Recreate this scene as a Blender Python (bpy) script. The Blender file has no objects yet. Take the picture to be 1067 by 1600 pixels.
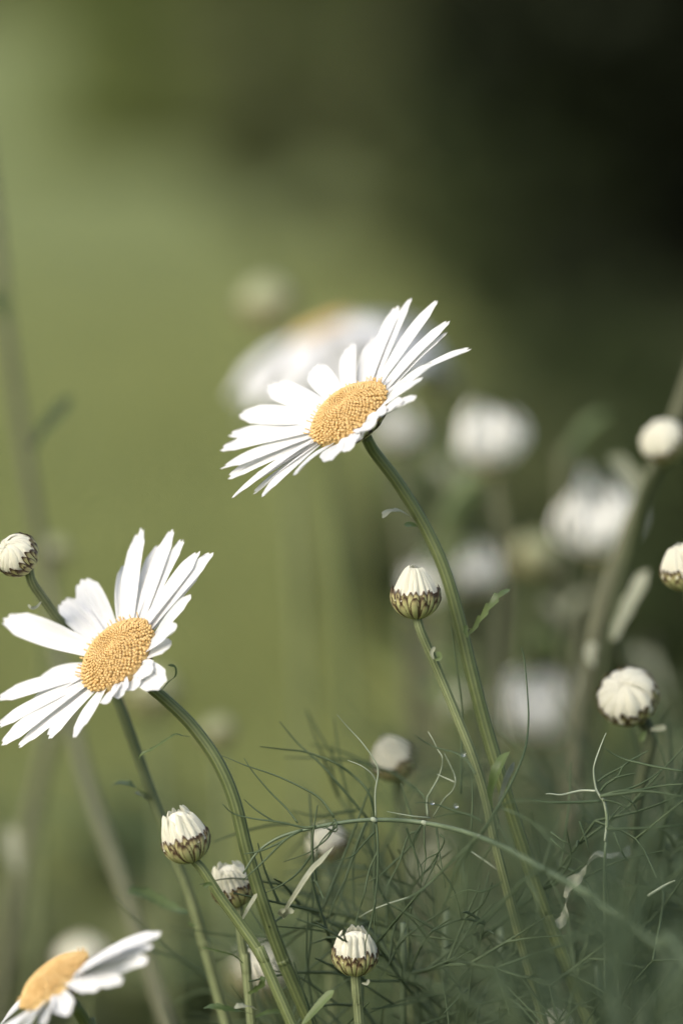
import bpy, math, random
from mathutils import Vector, Quaternion, Matrix
import numpy as np

scene = bpy.context.scene
COL = scene.collection
rad = math.radians
random.seed(7)

# ------------------------------------------------------------------ camera
D = 0.69                                   # focus distance, metres
PITCH = rad(6.0)
F = Vector((0, math.cos(PITCH), -math.sin(PITCH)))
R = Vector((1, 0, 0))
U = Vector((0, math.sin(PITCH), math.cos(PITCH)))
CAM = Vector((0, 0, 0.50)) - F * D
cam = bpy.data.cameras.new('camera')
cam.lens = 135
cam.sensor_fit = 'VERTICAL'
cam.sensor_height = 36
cam.sensor_width = 24
cam.clip_start = 0.02
cam.clip_end = 2000
cam.dof.use_dof = True
cam.dof.focus_distance = D
cam.dof.aperture_fstop = 5.6
cam_o = bpy.data.objects.new('camera', cam)
cam_o.location = CAM
cam_o.rotation_euler = (rad(90) - PITCH, 0, 0)
COL.objects.link(cam_o)
scene.camera = cam_o

# ------------------------------------------------------------------ light
SUN = Vector((-0.54, -0.52, 0.66)).normalized()
SUN_EL = math.asin(SUN.z)
SUN_AZ = math.atan2(SUN.x, SUN.y)
world = bpy.data.worlds.new('World')
scene.world = world
world.use_nodes = True
wn = world.node_tree
bg = wn.nodes['Background']
sky = wn.nodes.new('ShaderNodeTexSky')
sky.sky_type = 'NISHITA'
sky.sun_disc = False
sky.sun_elevation = SUN_EL
sky.sun_rotation = SUN_AZ
sky.air_density = 1.0
sky.dust_density = 4.0
sky.ozone_density = 0.6
wn.links.new(sky.outputs[0], bg.inputs[0])
bg.inputs[1].default_value = 0.15
sun = bpy.data.lights.new('sun', 'SUN')
sun.energy = 1.5
sun.angle = rad(38)
sun.color = (1.0, 0.978, 0.93)
sun_o = bpy.data.objects.new('sun', sun)
sun_o.rotation_euler = SUN.to_track_quat('Z', 'Y').to_euler()
sun_o.location = SUN * 10
COL.objects.link(sun_o)

scene.view_settings.view_transform = 'Standard'
scene.view_settings.look = 'None'
scene.view_settings.exposure = 0.9
scene.view_settings.gamma = 1.0
scene.cycles.use_denoising = True
scene.cycles.max_bounces = 8
scene.cycles.transmission_bounces = 6
scene.cycles.sample_clamp_indirect = 6

K = 2 * 18 / 135 * D / 1600                # metres per photograph pixel at the focal plane


def P(px, py, d=0.0):
    """world point seen at photograph pixel (px, py), d metres beyond the focal plane"""
    dep = D + d
    s = K * dep / D
    return CAM + F * dep + R * ((px - 533.5) * s) + U * ((800 - py) * s)


def V(x, up, toward):
    """unit vector from picture-right, picture-up and toward-the-camera components"""
    return (R * x + U * up - F * toward).normalized()


def to_px(p):
    q = p - CAM
    dep = q.dot(F)
    s = K * dep / D
    return 533.5 + q.dot(R) / s, 800 - q.dot(U) / s, dep - D


# ------------------------------------------------------------------ materials
def mat(name):
    m = bpy.data.materials.new(name)
    m.use_nodes = True
    nt = m.node_tree
    b = nt.nodes['Principled BSDF']
    return m, nt, b


def noise(nt, scale, detail=3, coord='Object', vec=None):
    n = nt.nodes.new('ShaderNodeTexNoise')
    n.inputs['Scale'].default_value = scale
    n.inputs['Detail'].default_value = detail
    if vec is None:
        tc = nt.nodes.new('ShaderNodeTexCoord')
        vec = tc.outputs[coord]
    nt.links.new(vec, n.inputs['Vector'])
    return n


def ramp(nt, fac, stops):
    r = nt.nodes.new('ShaderNodeValToRGB')
    e = r.color_ramp.elements
    while len(e) < len(stops):
        e.new(0.5)
    for el, (p, c) in zip(e, stops):
        el.position = p
        el.color = (*c, 1)
    nt.links.new(fac, r.inputs[0])
    return r


def mathn(nt, op, a, b=None, clamp=False):
    n = nt.nodes.new('ShaderNodeMath')
    n.operation = op
    n.use_clamp = clamp
    for i, v in enumerate((a, b)):
        if v is None:
            continue
        if isinstance(v, (int, float)):
            n.inputs[i].default_value = v
        else:
            nt.links.new(v, n.inputs[i])
    return n.outputs[0]


def translucent(nt, b, col_out, fac, tint=None):
    t = nt.nodes.new('ShaderNodeBsdfTranslucent')
    if col_out is not None:
        nt.links.new(col_out, t.inputs[0])
    if tint:
        t.inputs[0].default_value = (*tint, 1)
    mx = nt.nodes.new('ShaderNodeMixShader')
    mx.inputs[0].default_value = fac
    nt.links.new(b.outputs[0], mx.inputs[1])
    nt.links.new(t.outputs[0], mx.inputs[2])
    nt.links.new(mx.outputs[0], nt.nodes['Material Output'].inputs[0])


def uvsplit(nt):
    tc = nt.nodes.new('ShaderNodeTexCoord')
    s = nt.nodes.new('ShaderNodeSeparateXYZ')
    nt.links.new(tc.outputs['UV'], s.inputs[0])
    return s.outputs[0], s.outputs[1]


def bump(nt, b, h, dist, strength=0.5):
    bp = nt.nodes.new('ShaderNodeBump')
    bp.inputs['Distance'].default_value = dist
    bp.inputs['Strength'].default_value = strength
    nt.links.new(h, bp.inputs['Height'])
    nt.links.new(bp.outputs[0], b.inputs['Normal'])


def petal_material(name, c0, c1, tf):
    m, nt, b = mat(name)
    u, v = uvsplit(nt)
    # fine veins running along the petal
    cmb = nt.nodes.new('ShaderNodeCombineXYZ')
    nt.links.new(mathn(nt, 'MULTIPLY', u, 9.0), cmb.inputs[0])
    nt.links.new(mathn(nt, 'MULTIPLY', v, 0.8), cmb.inputs[1])
    oi = nt.nodes.new('ShaderNodeObjectInfo')
    nt.links.new(mathn(nt, 'MULTIPLY', oi.outputs['Random'], 40.0), cmb.inputs[2])
    n = noise(nt, 3.0, 3, vec=cmb.outputs[0])
    r = ramp(nt, n.outputs[0], [(0.3, c0), (0.7, c1)])
    nt.links.new(r.outputs[0], b.inputs['Base Color'])
    b.inputs['Roughness'].default_value = 0.6
    b.inputs['Specular IOR Level'].default_value = 0.25
    bump(nt, b, n.outputs[0], 0.0004, 0.7)
    translucent(nt, b, r.outputs[0], tf)
    return m


M = {}
M['petal'] = petal_material('petal_white', (0.66, 0.665, 0.65), (0.785, 0.79, 0.78), 0.3)
M['bud_petal'] = petal_material('bud_cream', (0.76, 0.745, 0.58), (0.85, 0.84, 0.72), 0.3)

M['half_open_petal'] = petal_material('half_open_petal', (0.80, 0.80, 0.73), (0.87, 0.87, 0.81), 0.25)
M['green_bud'] = petal_material('bud_pale_green', (0.34, 0.37, 0.20), (0.48, 0.50, 0.32), 0.25)

m, nt, b = mat('disc_yellow')
n = noise(nt, 900, 2)
g = nt.nodes.new('ShaderNodeNewGeometry')
r = ramp(nt, n.outputs[0], [(0.3, (0.64, 0.435, 0.17)), (0.7, (0.74, 0.55, 0.26))])
nt.links.new(r.outputs[0], b.inputs['Base Color'])
b.inputs['Roughness'].default_value = 0.65
b.inputs['Specular IOR Level'].default_value = 0.2
translucent(nt, b, r.outputs[0], 0.32)
M['disc'] = m


def stem_material(name, dark, light, rough=0.55):
    m, nt, b = mat(name)
    u, v = uvsplit(nt)
    w = mathn(nt, 'SINE', mathn(nt, 'MULTIPLY', u, 2 * math.pi * 9))
    n = noise(nt, 260, 4)
    n2 = noise(nt, 35, 2)
    f = mathn(nt, 'ADD', mathn(nt, 'MULTIPLY', w, 0.22), mathn(nt, 'MULTIPLY', n.outputs[0], 0.5))
    f = mathn(nt, 'ADD', f, mathn(nt, 'MULTIPLY', n2.outputs[0], 0.5))
    r = ramp(nt, f, [(0.25, dark), (0.75, light)])
    nt.links.new(r.outputs[0], b.inputs['Base Color'])
    b.inputs['Roughness'].default_value = rough
    b.inputs['Specular IOR Level'].default_value = 0.3
    bump(nt, b, f, 0.0003, 0.6)
    return m


M['stem'] = stem_material('stem_green', (0.062, 0.082, 0.027), (0.128, 0.153, 0.058))
M['bud_stem'] = stem_material('stem_pale_green', (0.08, 0.10, 0.04), (0.165, 0.19, 0.09), 0.75)
M['dark_stem'] = stem_material('stem_dark_green', (0.028, 0.036, 0.015), (0.07, 0.085, 0.036), 0.75)
M['brown_stem'] = stem_material('stem_brown', (0.055, 0.06, 0.032), (0.118, 0.12, 0.07), 0.75)


def leaf_material(name, dark, light, tf=0.3, rough=0.5, sc=180):
    m, nt, b = mat(name)
    n = noise(nt, sc, 4)
    oi = nt.nodes.new('ShaderNodeObjectInfo')
    f = mathn(nt, 'ADD', n.outputs[0], mathn(nt, 'MULTIPLY', mathn(nt, 'SUBTRACT', oi.outputs['Random'], 0.5), 0.3))
    r = ramp(nt, f, [(0.3, dark), (0.7, light)])
    nt.links.new(r.outputs[0], b.inputs['Base Color'])
    b.inputs['Roughness'].default_value = rough
    b.inputs['Specular IOR Level'].default_value = 0.3
    bump(nt, b, n.outputs[0], 0.0004, 0.5)
    b.inputs['Specular IOR Level'].default_value = 0.05 if sc == 3 else 0.3
    translucent(nt, b, r.outputs[0], tf)
    return m


M['leaf'] = leaf_material('leaf_green', (0.055, 0.085, 0.025), (0.12, 0.16, 0.06))
M['stem_leaf'] = leaf_material('leaf_on_stem', (0.035, 0.055, 0.017), (0.085, 0.115, 0.042), 0.2)
M['dark_leaf'] = leaf_material('leaf_dark_green', (0.02, 0.032, 0.012), (0.05, 0.07, 0.028), 0.1, 0.85)
M['pale_leaf'] = leaf_material('leaf_pale_grey', (0.17, 0.185, 0.12), (0.34, 0.35, 0.26), 0.25, 0.7)
M['fennel'] = leaf_material('fennel_green', (0.036, 0.06, 0.026), (0.08, 0.112, 0.056), 0.2, 0.7, 90)
M['fennel_pale'] = leaf_material('fennel_pale', (0.17, 0.21, 0.14), (0.34, 0.38, 0.28), 0.15, 0.5, 90)
M['fennel_stalk'] = leaf_material('fennel_stalk_green', (0.07, 0.10, 0.055), (0.135, 0.175, 0.10), 0.05, 0.5, 120)

# bracts of the bud cups: pale green scales, each with a dark brown margin
m, nt, b = mat('bract_scales')
u, v = uvsplit(nt)
n = noise(nt, 700, 3)
n2 = noise(nt, 250, 2)
au = mathn(nt, 'ABSOLUTE', u)
edge = mathn(nt, 'MAXIMUM', au, mathn(nt, 'SUBTRACT', mathn(nt, 'MULTIPLY', v, 1.0), 0.22))
edge = mathn(nt, 'ADD', edge, mathn(nt, 'MULTIPLY', mathn(nt, 'SUBTRACT', n2.outputs[0], 0.5), 0.22))
r = ramp(nt, edge, [(0.0, (0.25, 0.27, 0.105)), (0.5, (0.36, 0.36, 0.165)), (0.62, (0.31, 0.28, 0.13)), (0.71, (0.05, 0.028, 0.013)), (0.93, (0.035, 0.02, 0.01)), (1.0, (0.16, 0.10, 0.05))])
mx = nt.nodes.new('ShaderNodeMix')
mx.data_type = 'RGBA'
mx.blend_type = 'MULTIPLY'
mx.inputs[0].default_value = 0.5
nt.links.new(r.outputs[0], mx.inputs[6])
nt.links.new(ramp(nt, n.outputs[0], [(0.3, (0.6, 0.6, 0.6)), (0.7, (1, 1, 1))]).outputs[0], mx.inputs[7])
nt.links.new(mx.outputs[2], b.inputs['Base Color'])
b.inputs['Roughness'].default_value = 0.55
b.inputs['Specular IOR Level'].default_value = 0.3
bump(nt, b, n.outputs[0], 0.0002, 0.4)
M['bract'] = m

m, nt, b = mat('water_drop')
b.inputs['Base Color'].default_value = (1, 1, 1, 1)
b.inputs['Transmission Weight'].default_value = 1.0
b.inputs['Roughness'].default_value = 0.02
b.inputs['IOR'].default_value = 1.33
M['drop'] = m

m, nt, b = mat('ground_soil_grass')
n1 = noise(nt, 0.55, 5)
n2 = noise(nt, 14, 5)
f = mathn(nt, 'ADD', mathn(nt, 'MULTIPLY', n1.outputs[0], 0.6), mathn(nt, 'MULTIPLY', n2.outputs[0], 0.4))
r = ramp(nt, f, [(0.3, (0.088, 0.108, 0.041)), (0.5, (0.13, 0.153, 0.06)), (0.68, (0.17, 0.195, 0.078))])
nt.links.new(r.outputs[0], b.inputs['Base Color'])
b.inputs['Roughness'].default_value = 0.9
b.inputs['Specular IOR Level'].default_value = 0.1
bump(nt, b, n2.outputs[0], 0.03, 0.6)
M['ground'] = m
M['lawn'] = leaf_material('lawn_blade', (0.175, 0.20, 0.07), (0.275, 0.30, 0.115), 0.4, 0.5, 3)
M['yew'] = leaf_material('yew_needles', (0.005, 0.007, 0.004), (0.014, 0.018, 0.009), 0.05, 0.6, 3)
M['shrub'] = leaf_material('shrub_leaves', (0.026, 0.037, 0.014), (0.065, 0.084, 0.035), 0.25, 0.5, 3)
M['bright_bush'] = leaf_material('bright_bush_leaves', (0.15, 0.185, 0.06), (0.25, 0.29, 0.11), 0.4, 0.6, 3)
M['bush'] = leaf_material('bush_leaves', (0.10, 0.122, 0.04), (0.19, 0.22, 0.08), 0.35, 0.5, 2)
M['tree'] = leaf_material('tree_leaves', (0.085, 0.10, 0.038), (0.16, 0.18, 0.075), 0.35, 0.5, 1)
m, nt, b = mat('bark')
n = noise(nt, 12, 6)
nt.links.new(ramp(nt, n.outputs[0], [(0.3, (0.05, 0.04, 0.03)), (0.7, (0.14, 0.11, 0.085))]).outputs[0], b.inputs['Base Color'])
b.inputs['Roughness'].default_value = 0.9
bump(nt, b, n.outputs[0], 0.02, 0.8)
M['bark'] = m


# ------------------------------------------------------------------ helpers
def thing(name, label, cat, loc, group=None):
    o = bpy.data.objects.new(name, None)
    o.empty_display_size = 0.01
    COL.objects.link(o)
    o.location = loc
    o['label'] = label
    o['category'] = cat
    if group:
        o['group'] = group
    return o


def world_loc(o):
    v = Vector((0, 0, 0))
    while o is not None:
        v += Vector(o.location)
        o = o.parent
    return v


class MB:
    def __init__(s):
        s.v, s.f, s.uv = [], [], []

    def grid(s, pts, uvs, closed=False):
        """pts[i][j] rows of points; closed joins the last column to the first"""
        base = len(s.v)
        nr, nc = len(pts), len(pts[0])
        for row in pts:
            s.v.extend(row)
        for i in range(nr - 1):
            for j in range(nc if closed else nc - 1):
                j2 = (j + 1) % nc
                s.f.append((base + i * nc + j, base + i * nc + j2, base + (i + 1) * nc + j2, base + (i + 1) * nc + j))
                if closed:
                    ua, ub = j / nc, (j + 1) / nc
                    va, vb = uvs[i][j][1], uvs[i + 1][j][1]
                    s.uv.extend([(ua, va), (ub, va), (ub, vb), (ua, vb)])
                else:
                    s.uv.extend([uvs[i][j], uvs[i][j2], uvs[i + 1][j2], uvs[i + 1][j]])

    def tube(s, pts, rads, sides=8, ridges=0, amp=0.0, cap=True, phase=0.0):
        n = len(pts)
        tang = []
        for i in range(n):
            t = pts[min(i + 1, n - 1)] - pts[max(i - 1, 0)]
            tang.append(t.normalized() if t.length > 1e-9 else Vector((0, 0, 1)))
        nrm = tang[0].orthogonal().normalized()
        rows, uvs, L = [], [], 0.0
        for i in range(n):
            if i:
                L += (pts[i] - pts[i - 1]).length
                q = tang[i - 1].rotation_difference(tang[i])
                nrm = (q @ nrm)
                nrm = (nrm - tang[i] * nrm.dot(tang[i])).normalized()
            bn = tang[i].cross(nrm)
            row = []
            for j in range(sides):
                a = 2 * math.pi * j / sides + phase
                r_ = rads[i] * (1 + amp * math.cos(ridges * a))
                row.append(pts[i] + (nrm * math.cos(a) + bn * math.sin(a)) * r_)
            rows.append(row)
            uvs.append([(0, L)] * sides)
        b0 = len(s.v)
        s.grid(rows, uvs, closed=True)
        if cap:
            for idx, k in ((0, 0), (n - 1, (n - 1) * sides)):
                s.f.append(tuple(b0 + k + (j if idx else sides - 1 - j) for j in range(sides)))
                s.uv.extend([(0.5, 0.0)] * sides)

    def ball(s, c, r, axis=None, squash=1.0, nu=6, nv=4):
        axis = axis or Vector((0, 0, 1))
        a = axis.orthogonal().normalized()
        bb = axis.cross(a)
        rows, uvs = [], []
        for i in range(nv + 1):
            ph = math.pi * (0.02 + 0.96 * i / nv)
            rows.append([c + (a * math.cos(2 * math.pi * j / nu) + bb * math.sin(2 * math.pi * j / nu)) * (r * math.sin(ph)) - axis * (r * squash * math.cos(ph)) for j in range(nu)])
            uvs.append([(0, i / nv)] * nu)
        s.grid(rows, uvs, closed=True)

    def build(s, name, material, parent=None, smooth=True):
        off = world_loc(parent) if parent else Vector((0, 0, 0))
        me = bpy.data.meshes.new(name)
        me.from_pydata([tuple(p - off) for p in s.v], [], s.f)
        uvl = me.uv_layers.new(name='UVMap')
        uvl.data.foreach_set('uv', np.array(s.uv, dtype=np.float32).ravel())
        if smooth:
            me.polygons.foreach_set('use_smooth', [True] * len(me.polygons))
        me.materials.append(material)
        me.update()
        o = bpy.data.objects.new(name, me)
        COL.objects.link(o)
        if parent:
            o.parent = parent
        return o


def spline(pts, per=6):
    """Catmull-Rom through Vectors of any size"""
    if len(pts) < 3:
        return [pts[0].lerp(pts[-1], i / per) for i in range(per + 1)]
    q = [pts[0] * 2 - pts[1]] + list(pts) + [pts[-1] * 2 - pts[-2]]
    out = []
    for i in range(1, len(q) - 2):
        p0, p1, p2, p3 = q[i - 1:i + 3]
        for k in range(per):
            t = k / per
            out.append(0.5 * (2 * p1 + (p2 - p0) * t + (2 * p0 - 5 * p1 + 4 * p2 - p3) * t * t + (3 * p1 - p0 - 3 * p2 + p3) * t ** 3))
    out.append(Vector(pts[-1]))
    return out


def to_ground(pts, lean=None):
    """carry a stem on from its last point down to the soil"""
    p = pts[-1]
    d = (pts[-1] - pts[-2]).normalized()
    if d.z > -0.3:
        d = Vector((d.x, d.y, -0.6)).normalized()
    h = p.z
    a = p + d * (h * 0.35)
    end = Vector((a.x + d.x * h * 0.25, a.y + random.uniform(0.0, 0.03), -0.01))
    return pts + [a, a.lerp(end, 0.55) + Vector((d.x, d.y, 0)) * h * 0.04, end]


def px_path(pp, d):
    """pixel polyline -> world points; d a number or a list of depths"""
    return [P(p[0], p[1], (d[i] if isinstance(d, (list, tuple)) else d)) for i, p in enumerate(pp)]


def stem_part(root, pts, r0, r1, material, hairs=0, sides=18, ridges=9, amp=0.07, rng=random):
    c = spline(pts, 8)
    n = len(c)
    mb = MB()
    rads = [r0 + (r1 - r0) * min(1.0, i / (n * 0.45)) for i in range(n)]
    mb.tube(c, rads, sides, ridges, amp)
    for _ in range(hairs):
        i = rng.randrange(0, int(n * 0.55))
        p = c[i].lerp(c[i + 1], rng.random())
        t = (c[i + 1] - c[i]).normalized()
        o = t.orthogonal().normalized()
        o = Quaternion(t, rng.uniform(0, 2 * math.pi)) @ o
        L = rng.uniform(0.00035, 0.0009)
        w = t.cross(o) * 0.00004
        q = p + o * rads[i] * 0.95
        tip = q + o * L + t * rng.uniform(-0.4, 0.4) * L
        b0 = len(mb.v)
        mb.v += [q - w, q + w, tip]
        mb.f.append((b0, b0 + 1, b0 + 2))
        mb.uv += [(0.5, 0), (0.5, 0), (0.5, 0)]
    return mb.build('stem', material, root)


def leaf_part(root, pts, w, material, teeth=0, depth=0.35, nrm=None, fold=0.25, curl=0.0, name='leaf', blunt=0.75, wave=0.0):
    c = spline(pts, 10)
    n = len(c)
    nrm = nrm or -F
    rows, uvs = [], []
    nc = 9
    ph = random.uniform(0, 6)
    for i in range(n):
        v = i / (n - 1)
        t = (c[min(i + 1, n - 1)] - c[max(i - 1, 0)]).normalized()
        s = t.cross(nrm).normalized()
        nn = s.cross(t)
        prof = (0.22 + 0.78 * math.sin(math.pi * min(1, v ** blunt * 0.62))) * (1 - max(0, (v - 0.82) / 0.18) ** 2.2)
        row, uvr = [], []
        for j in range(nc):
            uu = 2 * j / (nc - 1) - 1
            wid = w * max(prof, 0.03)
            if teeth:
                ph2 = (v * teeth + (0.3 if uu > 0 else 0.0)) % 1.0
                wid *= 1 - depth * (1 - ph2) * (0.3 + 0.7 * abs(uu)) * (v > 0.08)
            hgt = fold * wid * abs(uu) + wave * w * math.sin(v * 17 + ph + (2 if uu > 0 else 0)) * abs(uu) ** 1.5
            hgt -= curl * wid * uu * uu
            row.append(c[i] + s * (uu * wid) + nn * (hgt + (0.06 * w if j == nc // 2 else 0)))
            uvr.append((uu, v))
        rows.append(row)
        uvs.append(uvr)
    mb = MB()
    mb.grid(rows, uvs)
    return mb.build(name, material, root)


# ------------------------------------------------------------------ daisy parts
def petal_mesh(base, tip, nrm, w, camber, notch, roll=0.0, cup=0.18, twist=0.0, curl_tip=0.0, rng=random, na=20, nc=11):
    L = (tip - base).length
    ax = (tip - base).normalized()
    n0 = (nrm - ax * nrm.dot(ax)).normalized()
    n0 = Quaternion(ax, roll) @ n0
    w = w * 1.22
    mid = base.lerp(tip, 0.5) + n0 * (camber * L)
    rows, uvs = [], []
    k1 = rng.uniform(0, 6.28)
    t1 = [rng.uniform(-0.5, 0.5) * notch for _ in range(3)]
    asym = rng.uniform(-0.08, 0.08)
    for i in range(na + 1):
        v = i / na
        prof = 0.50 + 0.50 * math.sin(math.pi * 0.5 * min(1, v / 0.6)) ** 1.1
        if v > 0.68:
            q = (v - 0.68) / 0.32
            prof *= 1 - 0.10 * q - 0.24 * q ** 4
        row, uvr = [], []
        for j in range(nc):
            u = 2 * j / (nc - 1) - 1
            vv = v
            # three blunt teeth at the tip
            if v > 0.8:
                q = (v - 0.8) / 0.2
                lobe = abs(math.sin(1.5 * math.pi * (u + 1)))
                vv = v - q * (0.05 * notch) * (1 - lobe) - q * 0.10 * abs(u) ** 3 + q * 0.03 * t1[min(2, int((u + 1) * 1.49))]
            c = base * (1 - vv) ** 2 + mid * (2 * vv * (1 - vv)) + tip * vv ** 2
            t = ((mid - base) * (1 - vv) + (tip - mid) * vv).normalized()
            nn = (n0 - t * n0.dot(t)).normalized()
            nn = Quaternion(t, twist * vv) @ nn
            s = t.cross(nn)
            wid = w * prof
            h = cup * wid * (u * u - 0.4)
            h += 0.10 * w * math.cos(u * 3 * math.pi * 0.9) * min(1, v * 3) * (1 - 0.5 * v)
            h += 0.05 * w * math.sin(v * 6 + k1 + 2 * u)
            h += curl_tip * L * max(0, v - 0.6) ** 2
            row.append(c + s * (wid * (u + asym * (1 - u * u))) + nn * h)
            uvr.append((u, v))
        rows.append(row)
        uvs.append(uvr)
    mb = MB()
    mb.grid(rows, uvs)
    return mb


def revolve(mb, c, ax, prof, nu=28):
    a = ax.orthogonal().normalized()
    bb = ax.cross(a)
    rows = [[c + (a * math.cos(2 * math.pi * j / nu) + bb * math.sin(2 * math.pi * j / nu)) * r_ + ax * z for j in range(nu)] for r_, z in prof]
    mb.grid(rows, [[(0, 0.3)] * nu for _ in prof], closed=True)


def cup_mesh(c, ax, r, squash, rows_, rng):
    """overlapping bracts over a bowl; c is the centre of the bowl's widest ring"""
    mb = MB()
    a = ax.orthogonal().normalized()
    bb = ax.cross(a)

    def pt(phi, ang, k):
        q = a * math.cos(ang) + bb * math.sin(ang)
        return c + q * (r * k * math.sin(phi)) - ax * (r * k * squash * math.cos(phi))
    # inner bowl
    nu = 30
    phs = [rad(x) for x in (3, 15, 30, 48, 66, 84, 98)]
    mb.grid([[pt(p, 2 * math.pi * j / nu, 0.95) for j in range(nu)] for p in phs], [[(0.0, 0.2)] * nu for _ in phs], closed=True)
    for (p0, p1, cnt, k0, k1, *wf) in rows_:
        wf = wf[0] if wf else 0.6
        off = rng.uniform(0, 6.28)
        for i in range(cnt):
            ang = off + 2 * math.pi * i / cnt + rng.uniform(-0.06, 0.06)
            hw = 2 * math.pi / cnt * wf * rng.uniform(0.9, 1.12)
            p1r = p1 + rng.uniform(-9, 7)
            kk = rng.uniform(0, 0.02)
            rows, uvs = [], []
            for iv in range(9):
                v = iv / 8
                w = (0.8 + 0.2 * math.sin(math.pi * v)) * (1 if v < 0.6 else math.sqrt(max(0.04, 1 - ((v - 0.6) / 0.4) ** 2.6)))
                row, uvr = [], []
                for ju in range(7):
                    u = ju / 3 - 1
                    phi = rad(p0 + (p1r - p0) * v)
                    k = k0 + kk + (k1 - k0) * v ** 2 - 0.035 * u * u
                    row.append(pt(phi, ang + hw * w * u, k))
                    uvr.append((u, v))
                rows.append(row)
                uvs.append(uvr)
            mb.grid(rows, uvs)
    return mb


BUD_ROWS = [(20, 107, 22, 1.0, 1.02, 0.62), (10, 98, 17, 1.02, 1.04, 0.46), (3, 86, 12, 1.04, 1.06, 0.40)]


def disc_mesh(c, n, r, dome, count, rng):
    mb = MB()
    a = n.orthogonal().normalized()
    bb = n.cross(a)

    def h(x):            # dome profile with a slight dimple in the middle
        return dome * (1 - x ** 2.6) - dome * 0.26 * math.exp(-(x / 0.24) ** 2)
    prof = [(r * 0.97, -dome * 0.45)] + [(r * x * 0.97, h(x) - r * 0.04) for x in (1.0, 0.94, 0.85, 0.7, 0.5, 0.35, 0.2, 0.1, 0.01)]
    revolve(mb, c, n, prof, 32)
    for i in range(count):
        x = ((i + 0.5) / count) ** 0.56
        th = i * 2.399963 + rng.uniform(-0.04, 0.04)
        q = a * math.cos(th) + bb * math.sin(th)
        e = 0.03
        slope = (h(min(1, x + e)) - h(max(0, x - e))) / (2 * e * r) if x < 0.97 else -3 * dome / r
        fn = (n - q * slope * 1.0).normalized()
        rr = r * 1.02 / math.sqrt(count) * (0.62 + 0.42 * x) * rng.uniform(0.9, 1.1)
        p = c + q * (r * x) + n * (h(x) + rng.uniform(-0.005, 0.005) * r)
        mb.ball(p, rr, fn, 1.0, 7, 5)
        if x > 0.55 and rng.random() < 0.5:      # opened florets carry a small rounded lip
            t1 = Quaternion(fn, rng.uniform(0, 6.28)) @ fn.orthogonal().normalized()
            mb.ball(p + fn * rr * 0.7 + t1 * rr * 0.3, rr * 0.5, fn, 0.8, 5, 3)
        if x > 0.90 and rng.random() < 0.33:     # protruding styles round the rim
            d = (fn * 0.7 + q * 0.3 + n * 0.5 + Vector((rng.uniform(-.2, .2), rng.uniform(-.2, .2), rng.uniform(-.2, .2)))).normalized()
            Ls = r * rng.uniform(0.10, 0.18)
            mb.tube([p, p + d * Ls * 0.6, p + d * Ls], [r * 0.013, r * 0.012, r * 0.017], 5)
    return mb


def solve_tip(px, py, c, n, Rr, h0, wn_=1.6):
    """where along the sight line of a petal tip a petal of about length Rr would end"""
    o = CAM
    dirv = (P(px, py) - CAM).normalized()
    dist = (c - CAM).dot(dirv)
    best, bp = 1e9, None
    for i in range(-200, 201):
        p = o + dirv * (dist + i / 200 * Rr * 1.3)
        q = p - c
        e = ((q.length - Rr) / Rr) ** 2 + wn_ * ((q.dot(n) / Rr) - h0) ** 2
        if e < best:
            best, bp = e, p
    return bp


def daisy(label, cpx, d, n, disc_r, Rr, tips, stem_px, stem_d, stem_r, seed, w0=15.5, dome=0.42, count=380, stem_mat='stem', group='open daisies', hairs=0, sink=0.5):
    """cpx: pixel at the visible middle of the yellow disc"""
    rng = random.Random(seed)
    r = disc_r * K * (D + d) / D
    RR = Rr * K * (D + d) / D
    c = P(cpx[0], cpx[1], d) - n * (r * dome * sink)
    stem_pts = [c - n * (r * 0.75)] + px_path(stem_px, stem_d)
    stem_pts = to_ground(stem_pts)
    root = thing('daisy_flower', label, 'daisy', stem_pts[-1], group)
    stem_part(root, stem_pts, stem_r[0] * K, stem_r[1] * K, M[stem_mat], hairs)
    cup_mesh(c - n * r * 0.16, n, r * 0.84, 0.5, [(25, 84, 20, 1.0, 1.03), (10, 66, 15, 1.03, 1.06)], rng).build('involucre', M['bract'], root)
    disc_mesh(c, n, r, r * dome, count, rng).build('disc', M['disc'], root)
    for k, tp in enumerate(tips):
        px, py = tp[0], tp[1]
        w = tp[2] if len(tp) > 2 else w0
        h0 = tp[3] if len(tp) > 3 else 0.0
        ex = tp[4] if len(tp) > 4 else {}
        Rk = RR * ex.get('len', 1.0)
        tip = solve_tip(px, py, c, n, Rk, h0)
        q = tip - c
        t = (q - n * q.dot(n)).normalized()
        base = c + t * r * 0.86 - n * r * (0.06 + 0.07 * (k % 3))
        camber = ex.get('camber', 0.05 + rng.uniform(-0.02, 0.03))
        petal_mesh(base, tip, n, w * K * (D + d) / D, camber, rng.uniform(0.6, 1.4), ex.get('roll', rng.uniform(-0.2, 0.2)),
                   ex.get('cup', rng.uniform(0.08, 0.3)), ex.get('twist', rng.uniform(-0.15, 0.15)), rng=rng).build('petal', M['petal'], root)
    return root, c, r


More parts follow.
